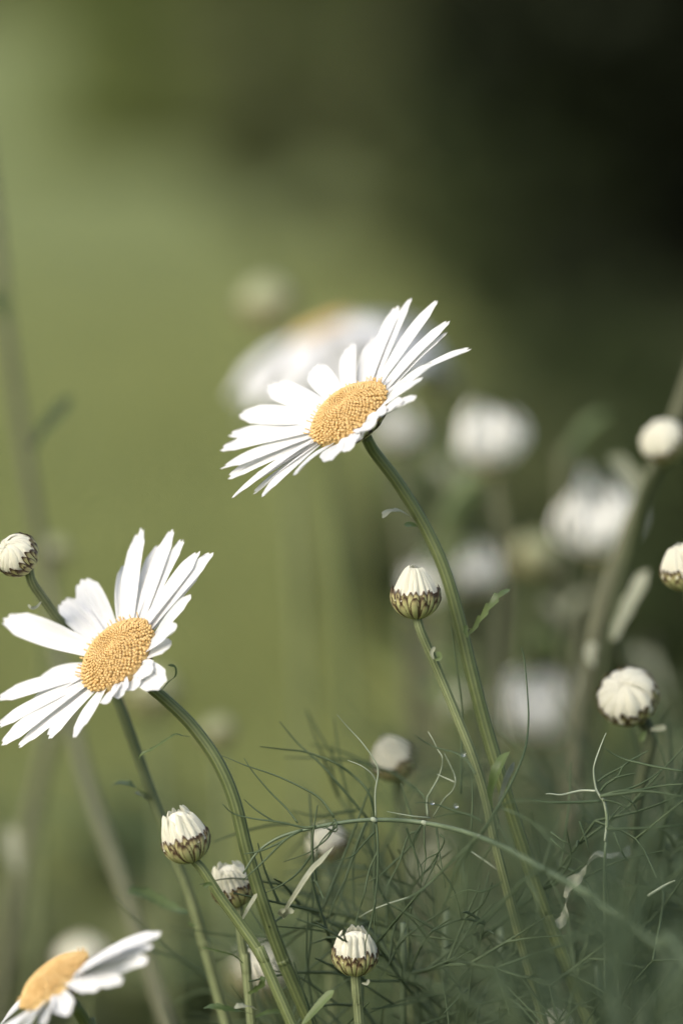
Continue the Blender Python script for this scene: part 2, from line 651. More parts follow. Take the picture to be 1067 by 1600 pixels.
def generic_daisy(label, cpx, d, n, disc_r, Rr, npet, elev, stem_px, stem_r, seed, w0, stem_mat='stem', group='blurred white daisies behind', jit=0.12, petal_mat='petal', dome=0.42, camber=0.06, stem_d=None):
    rng = random.Random(seed)
    S = K * (D + d) / D
    r, RR = disc_r * S, Rr * S
    c = P(cpx[0], cpx[1], d)
    stem_pts = to_ground([c - n * (r * 0.75)] + px_path(stem_px, d if stem_d is None else stem_d))
    root = thing('daisy_flower', label, 'daisy', stem_pts[-1], group)
    stem_part(root, stem_pts, stem_r * S, stem_r * S * 1.15, M[stem_mat], 0, 12)
    cup_mesh(c - n * r * 0.12, n, r * 0.98, 0.7, [(25, 84, 18, 1.0, 1.03), (10, 66, 14, 1.03, 1.06)], rng).build('involucre', M['bract'], root)
    disc_mesh(c, n, r, r * dome, 160, rng).build('disc', M['disc'], root)
    a = n.orthogonal().normalized()
    bb = n.cross(a)
    for k in range(npet):
        th = 2 * math.pi * (k + rng.uniform(-0.2, 0.2)) / npet
        t = a * math.cos(th) + bb * math.sin(th)
        e = elev + rng.uniform(-jit, jit)
        tip = c + (t * math.cos(e) + n * math.sin(e)) * RR * rng.uniform(0.9, 1.08)
        base = c + t * r * 0.86 - n * r * (0.06 + 0.07 * (k % 3))
        petal_mesh(base, tip, n, w0 * S, camber, 1.0, rng.uniform(-0.2, 0.2), 0.2, rng=rng, na=12, nc=7).build('petal', M[petal_mat], root)
    return root


def daisy_bud(label, cpx, d, ax, r_px, h, stem_px, stem_d, stem_r, seed, npet=19, tip_r=0.34, twist=0.0, bulge=0.12, squash=0.95, jag=0.16, hairs=0, stem_mat='bud_stem', low=False, group='closed daisy buds', lean=0.0, petal_mat='bud_petal', heart_k=1.0):
    """h: petal height above the widest ring in cup radii; tip_r: ring radius where the petal tips gather"""
    rng = random.Random(seed)
    S = K * (D + d) / D
    r = r_px * S
    c = P(cpx[0], cpx[1], d)
    foot = c - ax * (r * squash * 0.98)
    stem_pts = to_ground([foot + ax * r * 0.1] + px_path(stem_px, stem_d))
    root = thing('daisy_bud', label, 'daisy bud', stem_pts[-1], group)
    stem_part(root, stem_pts, stem_r[0] * S, stem_r[1] * S, M[stem_mat], hairs, 14, 7, 0.06, rng)
    cup_mesh(c, ax, r, squash, BUD_ROWS, rng).build('bud_cup', M['bract'], root)
    a = ax.orthogonal().normalized()
    bb = ax.cross(a)
    tuft = MB()
    revolve(tuft, c, ax, [(r * 0.80, -r * 0.2), (r * 0.82, r * 0.15), (r * (tip_r + 0.35) * 0.8 * heart_k, r * h * 0.55 * heart_k), (r * tip_r * 0.75 * heart_k, r * h * 0.88 * heart_k), (r * tip_r * 0.4 * heart_k, r * h * 1.0 * heart_k), (r * 0.02, r * h * 1.02 * heart_k)], 24)
    heart = tuft.build('petal_heart', M[petal_mat], root)
    tilt = a * math.cos(1.0) * lean + bb * math.sin(1.0) * lean
    allp = MB()
    for ring, (cnt, rb, zf) in enumerate(((npet, 0.88, 1.0), (max(6, npet // 2), 0.55, 1.06))):
        for k in range(cnt):
            th = 2 * math.pi * (k + rng.uniform(-0.22, 0.22) + 0.5 * ring) / cnt
            th2 = th + twist + rng.uniform(-0.06, 0.06)
            zt = h * zf * (1 + rng.uniform(-jag, jag * 0.7))
            rt = tip_r * (0.9 if ring == 0 else 0.55) * (1 + rng.uniform(-0.15, 0.15) * (2.5 if low else 1))

            def q(t, tt):
                ang = th + (th2 - th) * t
                rr_ = (rb * (1 - t) + rt * t) + bulge * puff * math.sin(math.pi * min(1, t * 1.0))
                z = -0.15 + (zt + 0.15) * (t if twist == 0 else math.sin(t * math.pi / 2))
                if twist:
                    rr_ = rb * math.cos(t * math.pi / 2 * 0.97) ** 0.9 + rt * t * 0.3
                return (a * math.cos(ang + tt) + bb * math.sin(ang + tt)) * (r * rr_) + ax * (r * z), ang
            rows, uvs = [], []
            hw = math.pi / cnt * rb * r * (1.22 if twist == 0 else 1.5)
            arch = 0.75 if twist == 0 else 0.45
            puff = rng.uniform(0.7, 1.25) if low else 1.0
            na = 12
            cen = [c + q(i / na, 0)[0] for i in range(na + 1)]
            for i in range(na + 1):
                v = i / na
                t = (cen[min(i + 1, na)] - cen[max(i - 1, 0)]).normalized()
                ang = q(v, 0)[1]
                out = (a * math.cos(ang) + bb * math.sin(ang)) * (1 - 0.6 * v * (twist != 0)) + ax * (0.9 * v * (twist != 0))
                s = t.cross(out).normalized()
                nn = s.cross(t).normalized()
                if nn.dot(out) < 0:
                    nn = -nn
                w = hw * (1 - 0.42 * v if twist == 0 else 1 - 0.75 * v) * (1 - max(0, (v - 0.85) / 0.15) ** 2 * 0.65)
                row, uvr = [], []
                for j in range(7):
                    u = j / 3 - 1
                    row.append(cen[i] + s * (w * u) + nn * (w * arch * (1 - 1.25 * u * u)))
                    uvr.append((u, v))
                rows.append(row)
                uvs.append(uvr)
            if low:
                allp.grid(rows, uvs)
            else:
                mb = MB()
                mb.grid(rows, uvs)
                mb.build('petal', M[petal_mat], root)
    if low:
        allp.build('petal_tuft', M[petal_mat], root)
    return root


# ------------------------------------------------------------------ the setting
def gz(y):
    """the lawn climbs a gentle bank beyond 12 m"""
    t = min(max(y - 12.0, 0.0), 36.0)
    return 0.052 * t * min(1.0, t / 10.0)


def ground_sheet():
    mb = MB()
    xs = [-300, -120, -50, -20, -8, -3, -1, 0, 1, 3, 8, 20, 50, 120, 300]
    ys = [-60, -20, -6, -2, -0.5, 0.3, 1, 2, 4, 8, 11, 12, 14, 16, 18, 20, 22, 26, 30, 36, 42, 48, 60, 120, 300, 700]
    rows = [[Vector((x, y, gz(y) - 0.002)) for x in xs] for y in ys]
    mb.grid(rows, [[(x, y) for x in xs] for y in ys])
    o = mb.build('ground', M['ground'])
    o['kind'] = 'structure'


def blades(name, label_kind, count, rng, sampler, hgt, wid, material):
    mb = MB()
    for _ in range(count):
        x, y = sampler(rng)
        h = rng.uniform(*hgt)
        w = rng.uniform(*wid)
        a = rng.uniform(0, 6.28)
        s = Vector((math.cos(a), math.sin(a), 0)) * w
        l = Vector((rng.uniform(-1, 1), rng.uniform(-1, 1), 0)) * h * 0.45
        b = Vector((x, y, gz(y) - 0.004))
        m_ = b + l * 0.35 + Vector((0, 0, h * 0.6))
        k = len(mb.v)
        mb.v += [b - s, b + s, m_ - s * 0.7, m_ + s * 0.7, b + l + Vector((0, 0, h))]
        mb.f += [(k, k + 1, k + 3, k + 2), (k + 2, k + 3, k + 4)]
        mb.uv += [(0, 0)] * 7
    o = mb.build(name, material)
    o['kind'] = 'stuff'
    return o


def wedge(y0, y1, k=0.16, x0=0.0):
    def f(rng):
        y = y0 * (y1 / y0) ** rng.random()
        return rng.uniform(-1, 1) * ((y + 0.7) * k + x0), y
    return f


ground_sheet()
rg = random.Random(3)
o = blades('lawn_grass', '', 34000, rg, wedge(1.7, 30), (0.03, 0.075), (0.002, 0.005), M['lawn'])
o['label'] = 'short green lawn grass blurred far behind the daisies'
o['category'] = 'grass'
o = blades('meadow_grass', '', 2600, rg, wedge(0.06, 1.7, 0.16, 0.08), (0.05, 0.16), (0.0012, 0.0025), M['leaf'])
o['label'] = 'green grass growing between the daisy stems'
o['category'] = 'grass'


def leafy(name, label, cat, loc, rx, rz, zc, nleaf, leaf, material, seed, trunk=True, group=None, clumps=40, fill=0.55, rn=0.3):
    """a tree or shrub: trunk with limbs and a crown of leaf-sized faces gathered in clumps"""
    rng = random.Random(seed)
    loc = Vector((loc[0], loc[1], gz(loc[1])))
    root = thing(name, label, cat, loc, group)
    cl = []
    for _ in range(clumps):
        while True:
            v = Vector((rng.uniform(-1, 1), rng.uniform(-1, 1), rng.uniform(-1, 1)))
            if v.length <= 1:
                break
        v = v.normalized() * (v.length ** fill)
        cl.append((loc + Vector((v.x * rx, v.y * rx, zc + v.z * rz)), rn * min(rx, rz) * rng.uniform(0.6, 1.25)))
    mb = MB()
    for i in range(nleaf):
        c, cr = cl[i % clumps]
        v = Vector((rng.gauss(0, 1), rng.gauss(0, 1), rng.gauss(0, 0.8)))
        p = c + v.normalized() * cr * rng.random() ** 0.4
        if p.z < loc.z + 0.01:
            p.z = loc.z + rng.uniform(0.01, 0.1)
        a = Vector((rng.gauss(0, 1), rng.gauss(0, 1), rng.gauss(0, 0.7))).normalized()
        s = a.orthogonal().normalized()
        s = Quaternion(a, rng.uniform(0, 6.28)) @ s
        L = leaf * rng.uniform(0.6, 1.3)
        k = len(mb.v)
        nn = a.cross(s) * L * 0.12
        mb.v += [p - a * L, p + s * L * 0.45 + nn, p + a * L, p - s * L * 0.45 + nn]
        mb.f.append((k, k + 1, k + 2, k + 3))
        mb.uv += [(0, 0), (1, 0), (1, 1), (0, 1)]
    mb.build('crown' if trunk else 'foliage', material, root, smooth=False)
    tb = MB()
    h = zc + rz * 0.4
    r0 = rx * (0.09 if trunk else 0.018)
    pts = [loc + Vector((0, 0, -0.02)), loc + Vector((rx * 0.03, 0, h * 0.4)), loc + Vector((-rx * 0.02, rx * 0.03, h))]
    tb.tube(spline(pts, 6), [r0 * (1.3 - 1.0 * i / 12) for i in range(13)], 9)
    for c, cr in cl[::3]:
        st = loc + Vector((0, 0, max(0.1 * h, min(h * 0.9, (c.z - loc.z) * 0.55))))
        mid = st.lerp(c, 0.5) + Vector((0, 0, 0.06 * rx))
        tb.tube(spline([st, mid, c], 4), [r0 * 0.45 * (1 - 0.8 * i / 8) for i in range(9)], 6)
    tb.build('trunk' if trunk else 'stalks', M['bark'], root)
    return root


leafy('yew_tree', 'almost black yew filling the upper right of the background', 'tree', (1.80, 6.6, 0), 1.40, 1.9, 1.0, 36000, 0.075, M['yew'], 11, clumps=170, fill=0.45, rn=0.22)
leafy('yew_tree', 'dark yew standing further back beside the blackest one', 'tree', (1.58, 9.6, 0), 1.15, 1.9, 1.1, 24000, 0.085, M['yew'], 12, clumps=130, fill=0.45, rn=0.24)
leafy('garden_shrub', 'tall dull green shrub beside the dark yews in the top middle', 'shrub', (0.80, 8.2, 0), 0.58, 0.75, 0.55, 9000, 0.045, M['shrub'], 13, trunk=False, clumps=60, rn=0.3)
leafy('garden_shrub', 'olive green shrub left of the dull green one behind the white flower', 'shrub', (0.20, 13.5, 0), 0.70, 1.1, 0.9, 9000, 0.06, M['tree'], 18, trunk=False, clumps=60, rn=0.3)
leafy('garden_shrub', 'broad dark green shrub added as shading at the foot of the yews on the right', 'shrub', (0.85, 5.0, 0), 0.62, 0.19, 0.15, 6000, 0.035, M['shrub'], 20, trunk=False, clumps=60, rn=0.4)  # added shrub: its dark colour supplies the shading between yews and lawn
leafy('broadleaf_tree', 'distant broad tree beyond the left end of the lawn', 'tree', (-14.0, 52, 0), 5.5, 4.5, 4.2, 7000, 0.34, M['bush'], 23, clumps=60, fill=0.3, rn=0.4)
leafy('broadleaf_tree', 'distant broad tree hidden mostly behind the yews', 'tree', (9.5, 50, 0), 5.0, 4.5, 4.2, 7000, 0.34, M['tree'], 24, clumps=60, fill=0.3, rn=0.4)
leafy('garden_shrub', 'pale green bush on the bank left of the olive shrub', 'shrub', (-0.95, 20.0, 0), 0.75, 0.8, 0.5, 7000, 0.07, M['bright_bush'], 22, trunk=False, clumps=50, rn=0.35)
leafy('garden_shrub', 'low green leafy bush behind the blurred white daisies on the right', 'shrub', (0.46, 2.9, 0), 0.44, 0.12, 0.11, 6000, 0.03, M['shrub'], 14, trunk=False, clumps=60, rn=0.35)
leafy('garden_shrub', 'small green bush in the middle distance under the topmost daisy', 'shrub', (0.16, 3.6, 0), 0.16, 0.13, 0.1, 2500, 0.03, M['tree'], 21, trunk=False, clumps=40, rn=0.35)
leafy('broadleaf_tree', 'lit green tree at the far end of the lawn, top left', 'tree', (-4.9, 46, 0), 4.2, 3.4, 3.0, 12000, 0.25, M['bright_bush'], 15, clumps=60, fill=0.3, rn=0.4)
leafy('broadleaf_tree', 'green tree at the far end of the lawn nearer the middle', 'tree', (1.6, 47, 0), 4.6, 4.0, 3.4, 12000, 0.25, M['bush'], 16, clumps=60, fill=0.3, rn=0.4)
leafy('broadleaf_tree', 'far green tree showing between two others over the lawn', 'tree', (-1.8, 56, 0), 4.4, 4.5, 3.8, 12000, 0.28, M['bright_bush'], 17, clumps=60, fill=0.3, rn=0.4)
# ------------------------------------------------------------------ open daisies in focus
n1 = V(-0.59 * 0.90, 0.81 * 0.90, 0.42)
B = {'camber': 0.02}
tips1 = [
    (546, 539, 17, 0.02), (489, 575, 17, 0.02), (590, 525, 16, 0.03), (622, 476, 14, 0.05), (643, 464, 12, 0.05), (648, 512, 11, 0.0),
    (685, 468, 12, 0.06), (704, 500, 12, 0.04), (700, 519, 12, 0.02), (735, 545, 12, 0.0, {'camber': 0.10}), (676, 569, 12, -0.02),
    (650, 622, 10, -0.06), (582, 668, 19, -0.12, {'camber': 0.17, 'len': 0.8, 'roll': 0.1}), (546, 703, 18, -0.14, {'camber': 0.17, 'len': 0.85, 'roll': 0}), (513, 721, 16, -0.12, {'camber': 0.14, 'len': 0.9, 'roll': 0}),
    (418, 603, 17, 0.02), (374, 648, 16, 0.0), (357, 680, 16, 0.0), (344, 703, 15, 0.0), (346, 732, 14, 0.0),
    (355, 748, 14, -0.03), (360, 781, 13, -0.04), (408, 778, 15, -0.06), (382, 760, 13, -0.03), (668, 548, 12, 0.03), (395, 772, 13, -0.06), (615, 500, 13, 0.0), (600, 646, 13, -0.14, {'camber': 0.13, 'len': 0.7}), (560, 688, 15, -0.14, {'camber': 0.14, 'len': 0.75}), (628, 628, 12, -0.10, {'camber': 0.10, 'len': 0.85}), (660, 592, 12, -0.04), (460, 742, 13, -0.08)]
d1, c1, r1 = daisy('fully open white daisy tilted left above all the sharp flowers, on a long bare stem', (537, 634), 0.0, n1, 70, 205, tips1,
      [(585, 706), (622, 755), (662, 820), (694, 890), (716, 965), (735, 1045), (757, 1130), (782, 1215), (812, 1310), (850, 1420), (905, 1560)],
      [0.006, 0.007, 0.008, 0.008, 0.008, 0.008, 0.008, 0.008, 0.010, 0.012, 0.014], (8.5, 10.5), 21, count=720)
n2 = V(-0.69 * 0.86, 0.72 * 0.86, 0.52)
tips2 = [
    (221, 826, 18, 0.02), (270, 828, 13, 0.05), (288, 841, 13, 0.05), (312, 861, 14, 0.04), (332, 863, 14, 0.02), (300, 931, 12, -0.02),
    (275, 980, 15, -0.06), (256, 1072, 19, -0.12, {'camber': 0.16, 'len': 0.8}), (167, 1099, 15, -0.10, {'len': 0.85, 'camber': 0.12}), (118, 1152, 14, -0.04), (76, 1154, 14, -0.02),
    (29, 1168, 15, 0.0), (3, 1164, 14, 0.0), (-4, 1136, 14, 0.0), (-6, 1094, 16, 0.0), (7, 966, 18, 0.04), (96, 938, 17, 0.02),
    (127, 907, 20, 0.02), (194, 884, 9, 0.02, {'twist': 1.6}), (92, 996, 14, -0.05, {'len': 0.8}), (60, 1062, 13, -0.06), (250, 850, 12, 0.0), (100, 1120, 13, -0.05), (318, 885, 12, -0.02), (40, 1110, 14, -0.06), (238, 1050, 14, -0.12, {'camber': 0.13, 'len': 0.7}), (215, 1075, 14, -0.14, {'camber': 0.14, 'len': 0.7}), (190, 1090, 13, -0.12, {'camber': 0.12, 'len': 0.75}), (268, 1008, 13, -0.10, {'camber': 0.10, 'len': 0.8})]
d2, c2, r2 = daisy('fully open white daisy lower and further left, its left petals touching the picture edge', (174, 1014), 0.0, n2, 70, 195, tips2,
      [(226, 1066), (262, 1096), (302, 1136), (340, 1190), (366, 1250), (386, 1330), (410, 1410), (442, 1500), (492, 1615)],
      [0.004, 0.004, 0.003, 0.002, 0.002, 0.003, 0.004, 0.006, 0.010], (8, 10), 22, count=720)
n3 = V(-0.60, 0.78, 0.12)
tips3 = [(252, 1460, 18, 0.0), (229, 1503, 18, -0.02), (194, 1534, 12, -0.05), (155, 1546, 17, -0.12, {'camber': 0.1, 'len': 0.75}), (106, 1586, 15, -0.15, {'camber': 0.1, 'len': 0.75}),
         (70, 1600, 14, -0.12, {'len': 0.8}), (0, 1602, 15, -0.05), (-45, 1650, 15, -0.02), (-60, 1672, 15, 0.0), (215, 1470, 15, 0.02), (30, 1620, 14, -0.1), (-20, 1640, 14, 0.04), (180, 1490, 14, 0.05), (238, 1480, 15, -0.01)]
d3, c3, r3 = daisy('open daisy cut by the bottom left corner, seen from the side and slightly soft', (84, 1530), -0.022, n3, 66, 195, tips3,
      [(135, 1600), (150, 1640), (165, 1700)], [-0.016, -0.016, -0.016], (9, 10), 23, dome=0.40, count=600, sink=0.1)

# curled strap leaves on the two long stems
leaf_part(d1, px_path([(648, 815), (638, 806), (622, 798), (606, 800), (597, 810)], [0.008, 0.006, 0.004, 0.002, 0.0]), 6.5 * K, M['pale_leaf'], 3, 0.4, nrm=V(0.1, 0.8, 0.5))
leaf_part(d1, px_path([(651, 822), (642, 819), (631, 820)], [0.006, 0.004, 0.002]), 4 * K, M['leaf'], 0)
leaf_part(d1, px_path([(728, 995), (738, 985), (752, 965), (766, 946), (780, 930), (797, 920)], [0.006, 0.003, 0.0, -0.002, -0.002, 0.0]), 9.5 * K, M['stem_leaf'], 5, 0.6, nrm=V(-0.5, 0.3, 0.8))
leaf_part(d1, px_path([(730, 996), (727, 985), (729, 977)], 0.002), 5 * K, M['leaf'], 2, 0.4)
leaf_part(d2, px_path([(252, 1080), (262, 1066), (273, 1056), (273, 1043), (262, 1039)], [0.0, -0.002, -0.003, -0.003, -0.003]), 3.0 * K, M['leaf'], nrm=V(0.8, 0.2, 0.4), fold=0.5)
leaf_part(d2, px_path([(298, 1152), (285, 1150), (274, 1148), (255, 1160), (236, 1172), (222, 1179), (217, 1190)], [0.0, -0.003, -0.004, -0.005, -0.006, -0.006, -0.005]), 3.2 * K, M['leaf'], 7, 0.4, nrm=V(0.1, 0.7, 0.6), fold=0.5)
leaf_part(d2, px_path([(443, 1436), (450, 1418), (464, 1396), (478, 1374), (492, 1355), (503, 1345), (522, 1322)], [0.004, 0.0, -0.003, -0.004, -0.004, -0.004, -0.003]), 5 * K, M['pale_leaf'], nrm=V(-0.6, 0.2, 0.7), fold=0.6, blunt=0.45)
leaf_part(d2, px_path([(443, 1434), (450, 1424), (460, 1423)], [0.003, -0.001, -0.003]), 4.5 * K, M['pale_leaf'])
leaf_part(d2, px_path([(442, 1432), (438, 1426), (446, 1420)], [0.003, -0.002, -0.003]), 4.0 * K, M['pale_leaf'])
leaf_part(d2, px_path([(472, 1602), (486, 1586), (504, 1566), (522, 1547)], -0.006), 8 * K, M['leaf'], nrm=V(-0.5, 0.5, 0.7))

# ------------------------------------------------------------------ buds
b1 = daisy_bud('plump closed bud with cream petals beside the tall daisy stem', (649, 929), -0.002, V(-0.05, 1, 0.16), 39, 1.05,
     [(657, 985), (672, 1020), (690, 1062), (712, 1115), (738, 1180), (757, 1240), (772, 1310), (795, 1400), (822, 1500), (850, 1600)],
     [-0.002, -0.001, 0.0, 0.0, 0.0, 0.001, 0.002, 0.004, 0.008, 0.010], (7, 7.5), 31, tip_r=0.30, hairs=500, bulge=0.06, jag=0.12)
leaf_part(b1, px_path([(677, 1030), (674, 1020), (679, 1010)], -0.003), 3.0 * K, M['pale_leaf'])
leaf_part(b1, px_path([(680, 1032), (687, 1027), (683, 1018)], -0.005), 4.0 * K, M['leaf'])
leaf_part(b1, px_path([(770, 1262), (768, 1240), (774, 1215), (784, 1193), (797, 1174)], [-0.004, -0.006, -0.008, -0.008, -0.006]), 11.5 * K, M['leaf'], 3, 0.15, nrm=V(-0.7, 0.1, 0.7), fold=0.55, blunt=0.9)
leaf_part(b1, px_path([(776, 1264), (782, 1240), (790, 1215), (803, 1190)], [-0.002, -0.005, -0.006, -0.004]), 5 * K, M['pale_leaf'], nrm=V(0.5, 0.1, 0.8), fold=0.5)
b2 = daisy_bud('closed bud with tall white tuft leaning left, higher of the sharp pair, lower left', (290, 1312), -0.004, V(-0.36, 1, 0.12), 38, 1.18,
     [(318, 1360), (345, 1402), (377, 1446), (412, 1500), (455, 1598)], [-0.004, -0.004, -0.004, -0.005, -0.006], (7, 8.5), 32, tip_r=0.55, bulge=0.06, hairs=120, stem_mat='stem', jag=0.2)
leaf_part(b2, px_path([(332, 1383), (326, 1381), (317, 1386)], -0.007), 3.5 * K, M['leaf'])
b3 = daisy_bud('smaller closed bud half hidden behind the slanting stem of its taller neighbour', (364, 1384), 0.013, V(-0.32, 1, 0.36), 35, 0.95,
     [(374, 1428), (378, 1470), (386, 1520), (394, 1605)], 0.012, (6, 7.5), 33, tip_r=0.55, bulge=0.08, hairs=420, jag=0.28)
leaf_part(b3, px_path([(377, 1440), (385, 1425), (395, 1408), (402, 1396)], [0.004, 0.0, 0.0, 0.0]), 4 * K, M['pale_leaf'], nrm=V(-0.7, 0, 0.7))
leaf_part(b3, px_path([(380, 1505), (366, 1493), (345, 1487), (325, 1482), (314, 1480)], [0.004, 0.0, -0.002, -0.003, -0.003]), 2.2 * K, M['leaf'], 8, 0.6)
leaf_part(b3, px_path([(388, 1552), (398, 1547), (410, 1536), (409, 1524)], [0.004, 0.002, 0.0, 0.0]), 6 * K, M['leaf'], 4, 0.5)
leaf_part(b3, px_path([(395, 1585), (375, 1580), (356, 1577), (335, 1573), (318, 1575)], [0.004, -0.004, -0.006, -0.006, -0.004]), 8 * K, M['leaf'], 5, 0.35, nrm=V(0, 0.8, 0.6))
leaf_part(b3, px_path([(398, 1590), (420, 1582), (440, 1583), (452, 1592)], [0.004, 0.006, 0.008, 0.008]), 8 * K, M['leaf'], 5, 0.35, nrm=V(0, 0.8, 0.6))
leaf_part(b3, px_path([(400, 1578), (388, 1572), (376, 1572), (366, 1574)], [0.004, -0.006, -0.008, -0.008]), 7 * K, M['pale_leaf'], 3, 0.3, nrm=V(0, 0.8, 0.6))
b4 = daisy_bud('closed bud with ragged cream tuft standing straight up at the bottom centre', (555, 1490), 0.0, V(0.0, 1, 0.22), 36, 0.95,
     [(556, 1540), (559, 1570), (562, 1610)], 0.0, (7, 7.5), 34, tip_r=0.62, bulge=0.10, hairs=420, jag=0.26)
leaf_part(b4, px_path([(565, 1536), (573, 1537), (576, 1530)], -0.002), 2.5 * K, M['pale_leaf'])
b5 = daisy_bud('swirled closed bud at the left edge leaning away to the left', (26, 866), 0.004, V(-0.55, 0.45, 0.62), 35, 0.72,
     [(50, 908), (68, 936), (90, 966), (118, 994), (150, 1035), (180, 1085), (205, 1150), (235, 1235), (270, 1330), (297, 1400), (320, 1480), (350, 1590)],
     [0.006, 0.010, 0.014, 0.020, 0.024, 0.026, 0.026, 0.026, 0.026, 0.026, 0.026, 0.026], (7, 8.5), 35, twist=0.9, tip_r=0.1, hairs=500, npet=16)
leaf_part(b5, px_path([(65, 940), (58, 948), (50, 950), (44, 944)], [0.008, 0.006, 0.005, 0.005]), 2.5 * K, M['pale_leaf'])
leaf_part(b5, px_path([(237, 1250), (222, 1238), (205, 1226), (188, 1224), (172, 1228)], [0.026, 0.022, 0.020, 0.022, 0.024]), 11 * K, M['leaf'], 4, 0.3, nrm=V(0, 0.9, 0.4))
leaf_part(b5, px_path([(232, 1250), (225, 1243), (212, 1240)], [0.026, 0.020, 0.018]), 7 * K, M['pale_leaf'], nrm=V(0, 0.8, 0.5))
leaf_part(b5, px_path([(292, 1428), (270, 1420), (248, 1408), (225, 1398), (197, 1394)], [0.026, 0.030, 0.032, 0.032, 0.030]), 16 * K, M['leaf'], 5, 0.35, nrm=V(0.1, 0.8, 0.6))
leaf_part(b5, px_path([(294, 1440), (300, 1446), (306, 1444)], 0.022), 3 * K, M['leaf'])
b6 = daisy_bud('large cream bud facing the camera on the right, dark scales round it, slightly soft', (979, 1086), 0.028, V(-0.30, 0.55, 0.74), 48, 0.62,
     [(1016, 1150), (1003, 1210), (990, 1280), (986, 1370), (982, 1470), (978, 1600)], 0.030, (10, 10), 36, twist=0.35, tip_r=0.12, npet=12, stem_mat='dark_stem')
leaf_part(b6, px_path([(1016, 1140), (1026, 1138), (1040, 1136)], 0.024), 5 * K, M['pale_leaf'])
leaf_part(b6, px_path([(1008, 1142), (1003, 1152), (1001, 1158)], 0.022), 5 * K, M['leaf'])
leaf_part(b6, px_path([(984, 1330), (950, 1335), (925, 1345), (905, 1365), (890, 1395), (880, 1425), (874, 1452)], [0.02, 0.012, 0.008, 0.006, 0.004, 0.002, 0.0]), 10 * K, M['pale_leaf'], 8, 0.6, nrm=V(-0.6, 0.4, 0.6), wave=0.9)
daisy_bud('cream bud half cut off by the right edge at mid height', (1066, 888), 0.022, V(-0.25, 1, 0.25), 36, 1.0,
     [(1076, 940), (1085, 1020), (1090, 1200), (1085, 1500)], 0.024, (7, 8), 37, tip_r=0.4, npet=16)
daisy_bud('soft cream bud beside the brown slanting stem at the right edge', (1034, 688), 0.075, V(-0.45, 0.62, 0.6), 37, 0.7,
     [(1010, 760), (985, 850), (960, 960), (930, 1150), (915, 1400)], [0.085, 0.092, 0.096, 0.10, 0.10], (7, 8), 38, twist=0.4, tip_r=0.15, npet=14, low=True, stem_mat='dark_stem')
daisy_bud('soft white topped bud hanging behind the feathery threads at lower centre', (614, 1186), 0.045, V(-0.48, 0.9, 0.5), 36, 1.0,
     [(622, 1240), (630, 1330), (640, 1480), (645, 1600)], 0.05, (6, 7), 39, tip_r=0.3)
daisy_bud('soft cream bud left of the ragged one, crossed by the curled threads', (511, 1318), 0.062, V(-0.45, 0.9, 0.5), 34, 0.85,
     [(512, 1370), (514, 1450), (520, 1600)], 0.055, (5, 6), 40, tip_r=0.4)
daisy_bud('bud only just showing at the bottom edge on the right', (866, 1606), 0.02, V(0, 1, 0.2), 30, 0.9,
     [(868, 1660), (870, 1720)], 0.02, (6, 7), 41, low=True)
FAR = [
    ('pale green ball of a bud behind the topmost white flower', (415, 470), 0.30, V(-0.2, 1, 0.4), 44, [(430, 540), (450, 700), (470, 1000), (480, 1400)], 42),
    ('faint pale bud behind the stem of the lower left daisy', (340, 1142), 0.20, V(-0.3, 1, 0.3), 27, [(345, 1200), (350, 1350), (355, 1550)], 43),
    ('pale blurred bud half behind the lower left daisy petals', (238, 1078), 0.26, V(0.2, 1, 0.3), 42, [(245, 1150), (255, 1300), (262, 1500)], 44),
    ('yellowish blurred bud right of the topmost daisy', (684, 590), 0.30, V(0.2, 1, 0.3), 32, [(690, 650), (700, 800), (700, 1000), (705, 1400)], 45),
    ('pale blurred bud above the bottom left daisy', (128, 1496), 0.20, V(-0.1, 1, 0.4), 42, [(130, 1560), (132, 1640)], 46),
    ('pale blurred bud low behind the pair of sharp buds', (408, 1516), 0.22, V(0.1, 1, 0.3), 42, [(410, 1580), (412, 1660)], 47),
    ('yellow green blurred bud between the white heads on the right', (836, 866), 0.28, V(0.3, 1, 0.3), 36, [(830, 920), (822, 1050), (815, 1300), (812, 1500)], 48),
    ('dull green blurred bud beneath the white head nearest the tall daisy', (722, 742), 0.32, V(-0.5, 0.8, 0.3), 32, [(745, 800), (752, 950), (760, 1200), (762, 1500)], 49),
    ('faint green bud between the left buds and the brown stem', (84, 862), 0.22, V(0.1, 1, 0.3), 26, [(80, 920), (72, 1080), (60, 1300), (55, 1500)], 50),
]
for lab, c_, d_, ax_, r_, st_, sd_ in FAR:
    daisy_bud(lab, c_, d_, ax_, r_, 0.7, st_, d_, (6, 7), sd_, low=True, tip_r=0.3, group='blurred buds behind', npet=14, petal_mat='green_bud' if sd_ in (42, 43, 44, 45, 48, 49, 50) else 'bud_petal')

